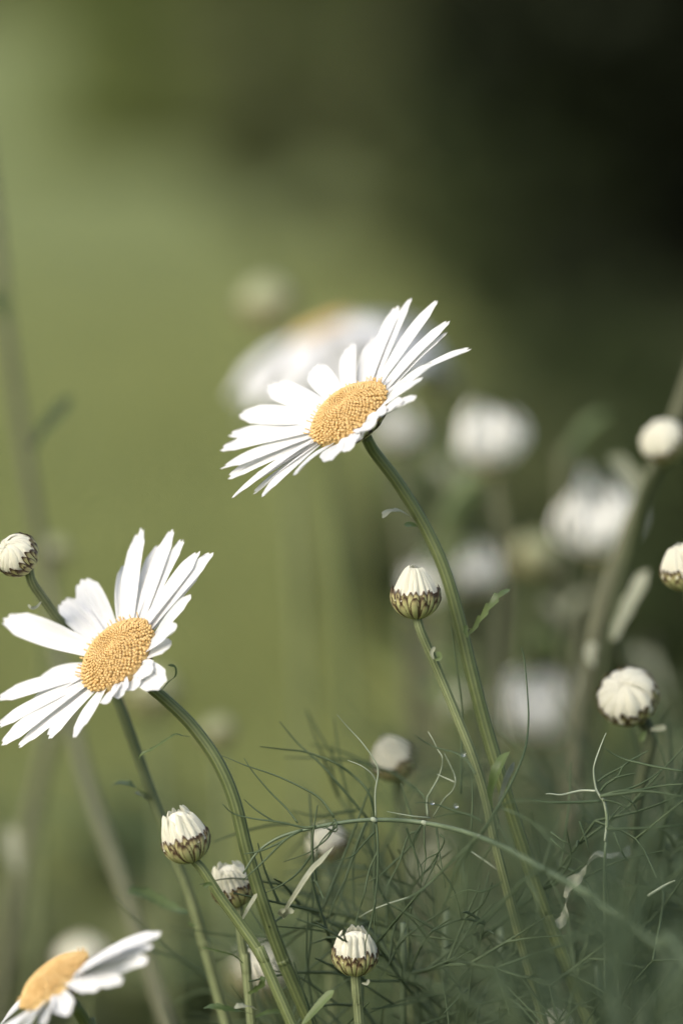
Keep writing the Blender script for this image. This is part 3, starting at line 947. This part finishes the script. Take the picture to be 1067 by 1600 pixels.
# ------------------------------------------------------------------ blurred white heads behind
generic_daisy('big blurred daisy with drooping petals right behind the topmost flower', (502, 512), 0.29, V(-0.40, 0.93, 0.07), 48, 192, 38, -0.46,
              [(500, 640), (520, 800), (540, 1000), (560, 1300), (565, 1550)], 8, 61, 22, jit=0.32, camber=0.13, dome=0.14)
HEADS = [
    ('blurred white half open head right of the tall stem, highest of those on the right', (766, 716), 0.20, (-0.12, 1, 0.22), 31, 2.3, [(778, 790), (790, 870), (785, 1000), (775, 1250), (770, 1500)], 62),
    ('blurred white half open head beside the slanting brown stem', (938, 850), 0.20, (-0.16, 1, 0.25), 34, 2.6, [(924, 930), (908, 1010), (895, 1180), (885, 1450)], 63),
    ('small blurred white head left of the yellow green bud', (747, 912), 0.25, (-0.1, 1, 0.2), 22, 2.4, [(748, 970), (752, 1100), (750, 1400)], 64),
    ('blurred white head lower right behind the thin upright thread', (834, 1138), 0.27, (0.1, 1, 0.2), 32, 2.4, [(838, 1200), (840, 1300), (838, 1500)], 65),
    ('blurred white head half hidden behind the plump sharp bud', (672, 935), 0.25, (0.1, 1, 0.2), 22, 2.2, [(680, 990), (690, 1150), (695, 1450)], 66),
    ('blurred white head just under the front petals of the topmost daisy', (612, 690), 0.28, (0.1, 1, 0.2), 22, 2.2, [(622, 750), (640, 900), (650, 1150), (655, 1450)], 67),
]
for lab, c_, d_, ax_, r_, h_, st_, sd_ in HEADS:
    daisy_bud(lab, c_, d_, V(*ax_), r_, h_, st_, d_, (7, 8), sd_, npet=16, tip_r=1.3, bulge=0.8, jag=0.45, heart_k=0.6, stem_mat='brown_stem', low=True, group='blurred half open white heads', petal_mat='half_open_petal')


# ------------------------------------------------------------------ blurred brown stems
def plant_stem(label, pp, d, r, leaves, seed, material='brown_stem', group='blurred bare stems'):
    S = K
    pts = to_ground(px_path(pp, d))
    root = thing('plant_stem', label, 'stem', pts[-1], group)
    stem_part(root, pts, r * S, r * S * 1.15, M[material], 0, 12)
    for lp, ld, w, mt in leaves:
        leaf_part(root, px_path(lp, ld), w * S, M[mt], 3, 0.3, nrm=V(-0.4, 0.5, 0.7))
    return root


plant_stem('blurred brown stem slanting down the whole left side past the lower left daisy',
           [(-30, 180), (-8, 330), (12, 520), (45, 740), (78, 930), (125, 1180), (190, 1380), (262, 1600)], [0.18] * 5 + [0.15, 0.12, 0.10], 11,
           [([(52, 700), (70, 670), (90, 648), (114, 620)], 0.13, 19, 'dark_leaf'), ([(10, 500), (4, 478), (-6, 452)], 0.15, 18, 'dark_leaf')], 71)
plant_stem('blurred brown stem leaning right at the bottom left corner behind a pale leaf',
           [(108, 1040), (80, 1150), (48, 1280), (15, 1470), (-12, 1620)], 0.20, 13,
           [([(30, 1360), (22, 1330), (18, 1290)], 0.16, 18, 'pale_leaf')], 72)
plant_stem('soft brown stem leaning in from the right edge past two cream buds',
           [(1110, 480), (1076, 590), (1040, 690), (1000, 780), (958, 890), (932, 985), (908, 1120), (890, 1290), (880, 1500)], 0.10, 12,
           [([(958, 1000), (970, 970), (988, 935), (1012, 890)], 0.085, 17, 'pale_leaf'), ([(1004, 790), (994, 760), (975, 732), (950, 712)], 0.13, 17, 'pale_leaf'),
            ([(926, 1040), (922, 1020), (930, 1005)], 0.085, 12, 'pale_leaf')], 73)
rs = random.Random(77)
STALKS = [(648, 720), (660, 640), (690, 800), (706, 690), (735, 1010), (790, 960), (880, 700), (905, 1040), (640, 980), (1010, 1000), (955, 1090), (560, 1180), (1045, 1060)]
for i, (sx, sy) in enumerate(STALKS):
    dd = rs.uniform(0.22, 0.42)
    lean = rs.uniform(-40, 40)
    pp = [(sx, sy), (sx + lean * 0.3, sy + 200), (sx + lean, sy + 480), (sx + lean * 1.2, 1650)]
    lv = []
    for k in range(4):
        yy = sy + rs.uniform(0, 420)
        x0 = sx + lean * (yy - sy) / 480
        sd = rs.choice((-1, 1))
        L = rs.uniform(30, 75)
        lv.append(([(x0, yy), (x0 + sd * L * 0.5, yy - L * 0.7), (x0 + sd * L, yy - L * rs.uniform(0.6, 1.1))], dd - 0.01, rs.uniform(12, 20), rs.choice(('leaf', 'leaf', 'leaf', 'pale_leaf'))))
    plant_stem('soft leafy stem upright among the blurred white heads', pp, dd, rs.uniform(7, 11), lv, i, rs.choice(('brown_stem', 'stem')), 'leafy stems behind')


# ------------------------------------------------------------------ fennel, sharp fronds traced strand by strand
def zz(ox, oy, s, pts):
    return [(ox + s * x, oy + s * y) for x, y in pts]


def dmain(x):
    return 0.0 if x < 680 else -(x - 680) / 350 * 0.065


A4, A6, A7, A8 = (280, 960, .3561), (380, 1260, .2624), (640, 1160, .2062), (860, 1120, .194)
SA = [  # (frame, points, depth offset, radius px, pale)
    (A4, [(680, 890), (620, 810), (540, 760), (420, 705), (300, 665), (190, 620)], 0, 1.8, 0),
    (A4, [(520, 915), (470, 850), (400, 780), (320, 685), (285, 630)], .001, 1.5, 0),
    (A4, [(600, 930), (545, 935), (440, 912), (330, 897), (240, 875), (190, 832)], 0, 1.7, 0),
    (A4, [(420, 912), (340, 860), (285, 812)], .004, 1.4, 0),
    (A4, [(862, 900), (830, 780), (760, 705), (680, 650), (560, 605), (440, 590), (355, 580)], .010, 2.0, 0),
    (A4, [(825, 895), (720, 770), (620, 655), (520, 565), (440, 470)], .013, 2.1, 0),
    (A4, [(1067, 800), (960, 710), (860, 670), (740, 640), (580, 630), (460, 628)], .030, 2.2, 0),
    (A4, [(960, 700), (830, 655), (700, 600), (575, 570)], .034, 2.2, 0),
    (A4, [(862, 890), (860, 780), (872, 700), (860, 645), (800, 560), (740, 495), (693, 440)], 0, 1.5, 1),  # strand lit white; the light is put into its paler colour
    (A4, [(868, 740), (845, 700), (800, 665), (740, 640)], 0, 1.4, 1),
    (A4, [(780, 860), (700, 870), (600, 885), (490, 860)], .026, 2.2, 0),
    (A4, [(480, 920), (400, 925), (260, 960), (150, 1000)], .024, 2.2, 0),
    (A4, [(682, 900), (690, 930), (660, 955), (620, 1000), (600, 1039)], 0, 1.6, 0),
    (A4, [(1030, 920), (1000, 830), (970, 740)], .012, 1.6, 0),
    (A4, [(1100, 893), (1020, 885), (912, 865)], -.002, 1.5, 1),
    (A6, [(540, 85), (535, 130), (500, 190), (440, 240), (380, 280), (240, 330)], 0, 1.6, 0),
    (A6, [(545, 85), (520, 110), (480, 130), (445, 100)], -.002, 1.3, 0),
    (A6, [(500, 132), (545, 150), (562, 130), (540, 115)], -.003, 1.2, 0),
    (A6, [(420, 270), (330, 390), (240, 460), (110, 525)], .003, 1.7, 0),
    (A6, [(735, 85), (690, 190), (650, 310), (600, 450), (540, 570), (490, 740)], .008, 1.9, 0),
    (A6, [(782, 150), (700, 240), (650, 295), (540, 330)], 0, 1.5, 0),
    (A6, [(790, 90), (800, 200), (800, 400), (785, 560), (780, 700), (797, 810)], -.001, 1.7, 0),
    (A6, [(800, 270), (750, 380), (720, 520), (690, 620), (665, 710)], .001, 1.5, 0),
    (A6, [(788, 560), (760, 690), (730, 800), (720, 900)], -.004, 1.4, 0),
    (A6, [(1060, 110), (1000, 230), (900, 330), (800, 420), (690, 470)], .010, 1.9, 0),
    (A6, [(640, 330), (600, 470), (560, 620), (500, 760)], .014, 1.9, 0),
    (A6, [(740, 95), (660, 300), (655, 500), (660, 650)], .018, 1.9, 0),
    (A6, [(970, 130), (1000, 220), (1030, 300), (1050, 430)], .002, 1.7, 0),
    (A6, [(990, 540), (860, 580), (760, 620), (690, 660)], .006, 1.3, 1),
    (A6, [(870, 430), (855, 560), (850, 760), (830, 950), (790, 1150)], .020, 2.0, 0),
    (A6, [(1000, 600), (990, 660), (930, 800), (860, 950), (800, 1040)], .010, 1.6, 0),
    (A6, [(1030, 150), (980, 180), (930, 330), (880, 430), (820, 540)], .006, 1.7, 0),
    (A6, [(735, 90), (640, 300), (560, 430), (470, 540)], .022, 2.0, 0),
    (A6, [(440, 250), (430, 400), (380, 560), (300, 740)], .022, 2.0, 0),
    (A6, [(350, 140), (250, 200), (120, 330), (0, 440)], -.006, 2.0, 0),
    (A6, [(250, 200), (120, 260), (0, 285)], -.004, 1.8, 0),
    (A7, [(500, 240), (450, 160), (400, 110), (330, 75), (200, 40), (120, 0), (40, -55)], -.003, 1.6, 0),
    (A7, [(135, 560), (130, 430), (160, 370), (215, 270), (245, 180), (245, 110), (215, 60), (175, -20), (140, -80)], .004, 1.7, 1),
    (A7, [(180, 560), (260, 430), (320, 370), (345, 300), (335, 240), (300, 160), (260, 80)], -.002, 1.4, 1),
    (A7, [(335, 300), (270, 270), (205, 240)], -.003, 1.3, 1),
    (A7, [(550, 600), (450, 550), (340, 520), (220, 475), (110, 455), (40, 460)], -.004, 1.6, 0),
    (A7, [(550, 610), (440, 548), (320, 540), (180, 570)], -.002, 1.5, 0),
    (A7, [(135, 560), (110, 420), (60, 360), (0, 310)], .012, 1.8, 0),
    (A7, [(465, 680), (475, 450), (470, 250)], .012, 1.6, 0),
    (A7, [(540, 700), (680, 500), (800, 445), (1067, 445)], -.006, 2.2, 0),
    (A7, [(700, 500), (815, 545), (900, 590), (980, 640), (1067, 680)], 0, 1.5, 0),
    (A7, [(940, 612), (1020, 690), (1067, 740), (1180, 820)], 0, 1.5, 0),
    (A7, [(660, 540), (690, 640), (740, 730), (790, 830), (880, 960)], -.003, 1.6, 0),
    (A7, [(680, 640), (640, 740), (570, 860), (520, 960), (500, 1040)], 0, 1.5, 0),
    (A7, [(110, 600), (110, 760), (120, 880), (90, 1060)], .003, 1.7, 0),
    (A7, [(100, 610), (25, 740), (50, 870), (90, 960), (80, 1100)], .006, 1.8, 0),
    (A7, [(200, 620), (215, 760), (235, 900), (270, 1100)], .001, 1.6, 0),
    (A7, [(230, 700), (262, 740), (220, 830), (130, 880), (50, 970)], -.001, 1.4, 0),
    (A7, [(225, 820), (160, 930), (90, 1000)], -.001, 1.3, 0),
    (A7, [(215, 850), (160, 980), (110, 1080)], 0, 1.4, 0),
    (A7, [(470, 830), (560, 890), (660, 960)], .004, 1.5, 1),
    (A7, [(520, 715), (440, 790), (330, 900), (180, 1040), (60, 1140), (-120, 1230)], -.012, 2.6, 0),
    (A7, [(480, 760), (420, 860), (400, 960), (440, 1130)], -.010, 2.4, 0),
    (A7, [(450, 780), (350, 960), (300, 1150), (200, 1350)], -.016, 2.4, 0),
    (A7, [(1040, 960), (880, 1030), (760, 1150), (600, 1300), (400, 1440)], -.004, 3.0, 0),
    (A7, [(880, 1030), (960, 1160), (980, 1330), (940, 1560)], -.004, 2.4, 0),
    (A7, [(1040, 960), (1120, 820), (1180, 700), (1300, 560)], -.006, 2.2, 0),
    (A7, [(1040, 960), (960, 955), (870, 975)], -.006, 1.8, 0),
    (A7, [(700, 1060), (560, 1130), (430, 1120), (300, 1180)], .004, 1.6, 0),
]
SA_ABS = [
    ([(748, 1306), (775, 1265), (800, 1220), (819, 1174), (825, 1131), (824, 1089), (819, 1033), (814, 1012)], [-.012, -.012, -.010, -.006, -.002, 0, .002, .003], 1.7, 0),
    ([(720, 1240), (721, 1168), (722, 1117), (717, 1067), (710, 1019), (705, 980)], .012, 1.6, 0),
    ([(584, 1282), (586, 1330), (584, 1390), (590, 1450)], .010, 1.8, 0),
    ([(970, 1433), (900, 1465), (820, 1500), (720, 1530), (610, 1580)], -.055, 3.2, 0),
    ([(970, 1433), (985, 1370), (1010, 1310), (1060, 1240)], -.06, 3.0, 0),
    ([(970, 1433), (960, 1520), (920, 1620)], -.06, 3.0, 0),
]


def thread(root, pts, r, material, per=5, name='leaflet'):
    c = spline(pts, per)
    n = len(c)
    mb = MB()
    mb.tube(c, [r * (1.15 - 0.75 * (i / (n - 1)) ** 2) for i in range(n)], 5)
    return mb.build(name, material, root)


rngf = random.Random(5)
main = [(380, 1365), (404, 1330), (440, 1307), (488, 1294), (530, 1286), (584, 1281), (663, 1286), (749, 1308), (854, 1360), (970, 1433), (1028, 1478), (1110, 1560)]
mpts = to_ground(px_path(main, [dmain(p[0]) for p in main]))
fr = thing('fennel_frond', 'long arching frond with pale knots, from the centre down to the right corner', 'fennel frond', mpts[-1], 'fennel fronds')
c = spline(mpts, 6)
mb = MB()
mb.tube(c, [K * (1.5 + 2.9 * min(1, max(0.0, i / 48))) for i in range(len(c))], 8)
mb.build('stalk', M['fennel_stalk'], fr)
for nx, ny in main[5:10]:
    mb = MB()
    mb.ball(P(nx, ny, dmain(nx) - 0.0003), 4.0 * K, (P(nx + 10, ny + 5) - P(nx, ny)).normalized(), 1.5, 10, 8)
    mb.build('node_knot', M['fennel_pale'], fr)
for fm, pp, dd, r_, pale in SA:
    q = zz(*fm, pp)
    pts = [P(x, y, dmain(x) + dd + rngf.uniform(-.0012, .0012)) for x, y in q]
    thread(fr, pts, r_ * K * (0.8 if pale else 0.95), M['fennel_pale' if pale else 'fennel'])
for q, dd, r_, pale in SA_ABS:
    thread(fr, px_path(q, dd), r_ * K, M['fennel'])
for x, y in ((724, 1178), (675, 1254), (712, 1259)):      # dew caught on the threads
    mb = MB()
    mb.ball(P(x, y, dmain(x) - 0.006), 3.4 * K, None, 1.0, 10, 8)
    o = mb.build('water_drop', M['drop'])
    o['label'] = {724: 'tiny clear water drop on a thread beside the slender bud stem', 675: 'tiny clear water drop near the tip of a fennel thread, left of a second', 712: 'tiny clear water drop hanging on a fennel thread just above the frond stalk'}[x]
    o['category'] = 'water drop'
    o['group'] = 'dew drops'

SC = [
    ([(435, 1000), (450, 830), (430, 690), (400, 645), (365, 580), (345, 450), (355, 370), (400, 240), (445, 130)], 0, 1.8, 1),
    ([(1067, 440), (850, 405), (700, 370), (600, 345), (500, 300), (430, 250)], .002, 1.8, 0),
    ([(360, 597), (240, 595), (90, 628), (0, 620), (-40, 622)], 0, 1.6, 1),
    ([(400, 645), (520, 610), (680, 560), (800, 495), (890, 430)], -.002, 1.9, 0),
    ([(400, 640), (540, 600), (700, 590), (900, 555), (1067, 540)], -.004, 2.2, 0),
    ([(400, 600), (450, 540), (540, 480), (590, 390), (700, 320), (790, 270)], .004, 1.9, 0),
    ([(510, 495), (600, 470), (680, 455)], .004, 1.7, 0),
    ([(420, 670), (520, 690), (590, 725), (650, 780)], -.002, 1.7, 0),
    ([(540, 620), (600, 650), (650, 690), (700, 760)], 0, 1.6, 0),
    ([(400, 680), (200, 690), (0, 690), (-150, 670)], -.006, 2.2, 0),
    ([(400, 640), (560, 620), (760, 600), (1067, 640)], -.010, 2.4, 0),
    ([(0, 980), (60, 1040), (150, 1110), (260, 1180)], 0, 1.6, 0),
    ([(0, 930), (100, 1000), (160, 1030)], 0, 1.6, 0),
    ([(510, 930), (560, 1060), (610, 1150), (700, 1240)], -.002, 1.6, 0),
    ([(380, 520), (450, 470), (560, 410), (640, 360)], .006, 1.8, 0),
    ([(230, 840), (280, 980), (310, 1100)], .004, 1.8, 0),
    ([(780, 1443), (880, 1380), (950, 1340), (1000, 1320)], -.004, 2.2, 1),
    ([(440, 860), (480, 820), (560, 720), (600, 690)], .002, 1.5, 0),
    ([(445, 900), (640, 900), (860, 890), (1067, 870)], -.012, 2.2, 0),
]
stp = to_ground(px_path(zz(*A8, [(400, 645), (430, 690), (452, 830), (445, 1000), (435, 1130), (430, 1500), (440, 2300)]), [0, 0, 0, 0, 0, .005, .01]))
fc = thing('fennel_frond', 'small sharp frond with a tall pale thread before the large cream bud stem', 'fennel frond', stp[-1], 'fennel fronds')
thread(fc, stp, 2.6 * K, M['fennel_stalk'], 6, 'stalk')
for pp, dd, r_, pale in SC:
    thread(fc, [P(x, y, dd + rngf.uniform(-.001, .001)) for x, y in zz(*A8, pp)], r_ * K, M['fennel_pale' if pale else 'fennel'])


# ------------------------------------------------------------------ fennel, the soft mass of fronds low on the right
def frond_proto(seed):
    rng = random.Random(seed)
    H = rng.uniform(0.34, 0.40)
    bend = Vector((rng.uniform(-0.05, 0.05), rng.uniform(-0.03, 0.03), 0))
    root = thing('fennel_frond', 'soft green feathery fennel frond in the hazy mass at the lower right', 'fennel frond', (0, 0, 0), 'soft fennel fronds')
    axis = spline([Vector((0, 0, -0.01)), bend * 0.2 + Vector((0, 0, H * 0.4)), bend * 0.6 + Vector((0, 0, H * 0.75)), bend * 1.3 + Vector((0, 0, H))], 10)
    mb = MB()
    mb.tube(axis, [0.0013 * (1.1 - 0.75 * i / (len(axis) - 1)) for i in range(len(axis))], 7)
    mb.build('stalk', M['fennel_stalk'], root)
    th = MB()

    def thr(p, d, L, r):
        d = d.normalized()
        k = Vector((rng.gauss(0, 1), rng.gauss(0, 1), rng.gauss(0, 1))) * 0.22
        pts = [p, p + d * L * 0.5 + k * L * 0.25, p + (d + k).normalized() * L]
        c_ = spline(pts, 3)
        th.tube(c_, [r * (1.1 - 0.6 * i / (len(c_) - 1)) for i in range(len(c_))], 3, cap=False)
        return c_
    nn = 8
    for i in range(nn):
        f = 0.5 + 0.5 * i / (nn - 1)
        k = min(len(axis) - 2, int(f * (len(axis) - 1)))
        p, t = axis[k], (axis[k + 1] - axis[k]).normalized()
        a0 = rng.uniform(0, 6.28)
        for s in range(2):
            side = Quaternion(t, a0 + s * math.pi) @ t.orthogonal().normalized()
            L = rng.uniform(0.035, 0.06) * (1.15 - 0.5 * i / nn)
            br = thr(p, side * 0.8 + t * rng.uniform(0.5, 1.3), L, 0.00042)
            for m_ in range(1, len(br)):
                q, bt = br[m_], (br[m_] - br[m_ - 1]).normalized()
                for s2 in range(2):
                    sd = Quaternion(bt, rng.uniform(0, 6.28)) @ bt.orthogonal().normalized()
                    tw = thr(q, sd * 0.8 + bt * 0.7, L * rng.uniform(0.3, 0.6), 0.00028)
                    if s2 == 0:
                        thr(tw[3], sd * 0.2 + bt, L * 0.35, 0.00022)
    th.build('leaflets', M['fennel'], root)
    return root, axis[-1].copy()


protos = [frond_proto(90 + i) for i in range(6)]
used = set()
rngp = random.Random(17)
spots = []
for i in range(28):
    u_ = rngp.random()
    if i >= 25:                                 # sharp plumes among the traced strands
        spots.append((600 + 80 * (i - 25) + 30 * u_, rngp.uniform(1370, 1450), rngp.uniform(0.012, 0.05)))
    elif i < 4:                                   # nearest the lens, melting into haze
        spots.append((880 + 260 * u_, rngp.uniform(1430, 1580), rngp.uniform(-0.15, -0.07)))
    elif i < 7:                                # almost sharp, low in the picture
        spots.append((720 + 420 * u_, rngp.uniform(1470, 1600) - (120 if u_ > 0.6 else 0), rngp.uniform(0.012, 0.03)))
    else:                                       # behind the daisy stems
        px_ = 600 + 560 * u_ ** 0.7
        spots.append((px_, 1540 - 260 * min(1.0, max(0.0, (px_ - 600) / 380)) + rngp.uniform(-30, 150), rngp.uniform(0.06, 0.28)))
for i, (px_, top, d_) in enumerate(spots):
    k = i % 6
    tip = P(px_, top, d_)
    pr, ptip = protos[k]
    if k in used:
        o = pr.copy()
        COL.objects.link(o)
        for ch in list(pr.children):
            cc = ch.copy()
            COL.objects.link(cc)
            cc.parent = o
    else:
        o = pr
        used.add(k)
    a = rngp.uniform(0, 6.28)
    s = tip.z / ptip.z
    o.rotation_euler = (0, 0, a)
    o.scale = (s, s, s)
    off = Matrix.Rotation(a, 3, 'Z') @ (ptip * s)
    o.location = (tip.x - off.x, tip.y - off.y, 0)


# ------------------------------------------------------------------ leafy undergrowth of the daisies
def rosette(label, x, y, seed, n=16, L=(0.10, 0.26), w=0.009, mt='leaf'):
    rng = random.Random(seed)
    root = thing('daisy_foliage', label, 'foliage plant', (x, y, 0), 'leafy daisy plants behind the stems')
    for i in range(n):
        a = rng.uniform(0, 6.28)
        l = rng.uniform(*L)
        o_ = Vector((math.cos(a), math.sin(a), 0))
        b = Vector((x, y, 0.0)) + o_ * 0.01
        lean = rng.uniform(0.15, 0.6)
        pts = [b, b + o_ * l * lean * 0.3 + Vector((0, 0, l * 0.5)), b + o_ * l * lean * 0.8 + Vector((0, 0, l * 0.85)), b + o_ * l * lean * 1.3 + Vector((0, 0, l * 0.9))]
        leaf_part(root, pts, w * rng.uniform(0.6, 1.3), M[mt], 5, 0.4, nrm=(o_ * -0.6 + Vector((0, 0, 0.8))))
    return root


rr = random.Random(44)
for i in range(20):
    y = rr.uniform(0.10, 0.75)
    x = rr.uniform(-0.11, 0.13) * (1 + y)
    if x > 0.0:
        rosette('leafy green daisy plant low behind the stems on the right', x, y, 100 + i, L=(0.2, 0.36))
    else:
        rosette('leafy green daisy plant low behind the stems on the left', x, y, 100 + i, L=(0.14, 0.26))

rw = random.Random(9)
for i, (x, y, h_, mt, lab) in enumerate([
        (0.05, 0.62, 0.34, 'shrub', 'right'), (0.17, 0.70, 0.37, 'shrub', 'right'), (0.28, 0.66, 0.38, 'shrub', 'right'), (0.11, 0.95, 0.31, 'shrub', 'right'), (0.24, 1.0, 0.33, 'shrub', 'right'),
        (-0.06, 0.80, 0.27, 'tree', 'left'), (-0.17, 0.75, 0.27, 'tree', 'left'), (-0.02, 1.15, 0.23, 'tree', 'left'), (-0.22, 1.2, 0.23, 'tree', 'left'), (-0.12, 1.0, 0.29, 'shrub', 'left'), (-0.21, 0.95, 0.30, 'tree', 'left'), (-0.02, 0.7, 0.29, 'shrub', 'left')]):
    leafy('weed_clump', 'dark green weed clump low behind the fennel on the right' if lab == 'right' else 'green weed clump low behind the daisies on the left', 'weed', (x, y, 0), 0.085, h_ * 0.5, h_ * 0.5,
          900, 0.017, M[mt], 300 + i, trunk=False, group='weed clumps ' + lab, clumps=26, rn=0.4)
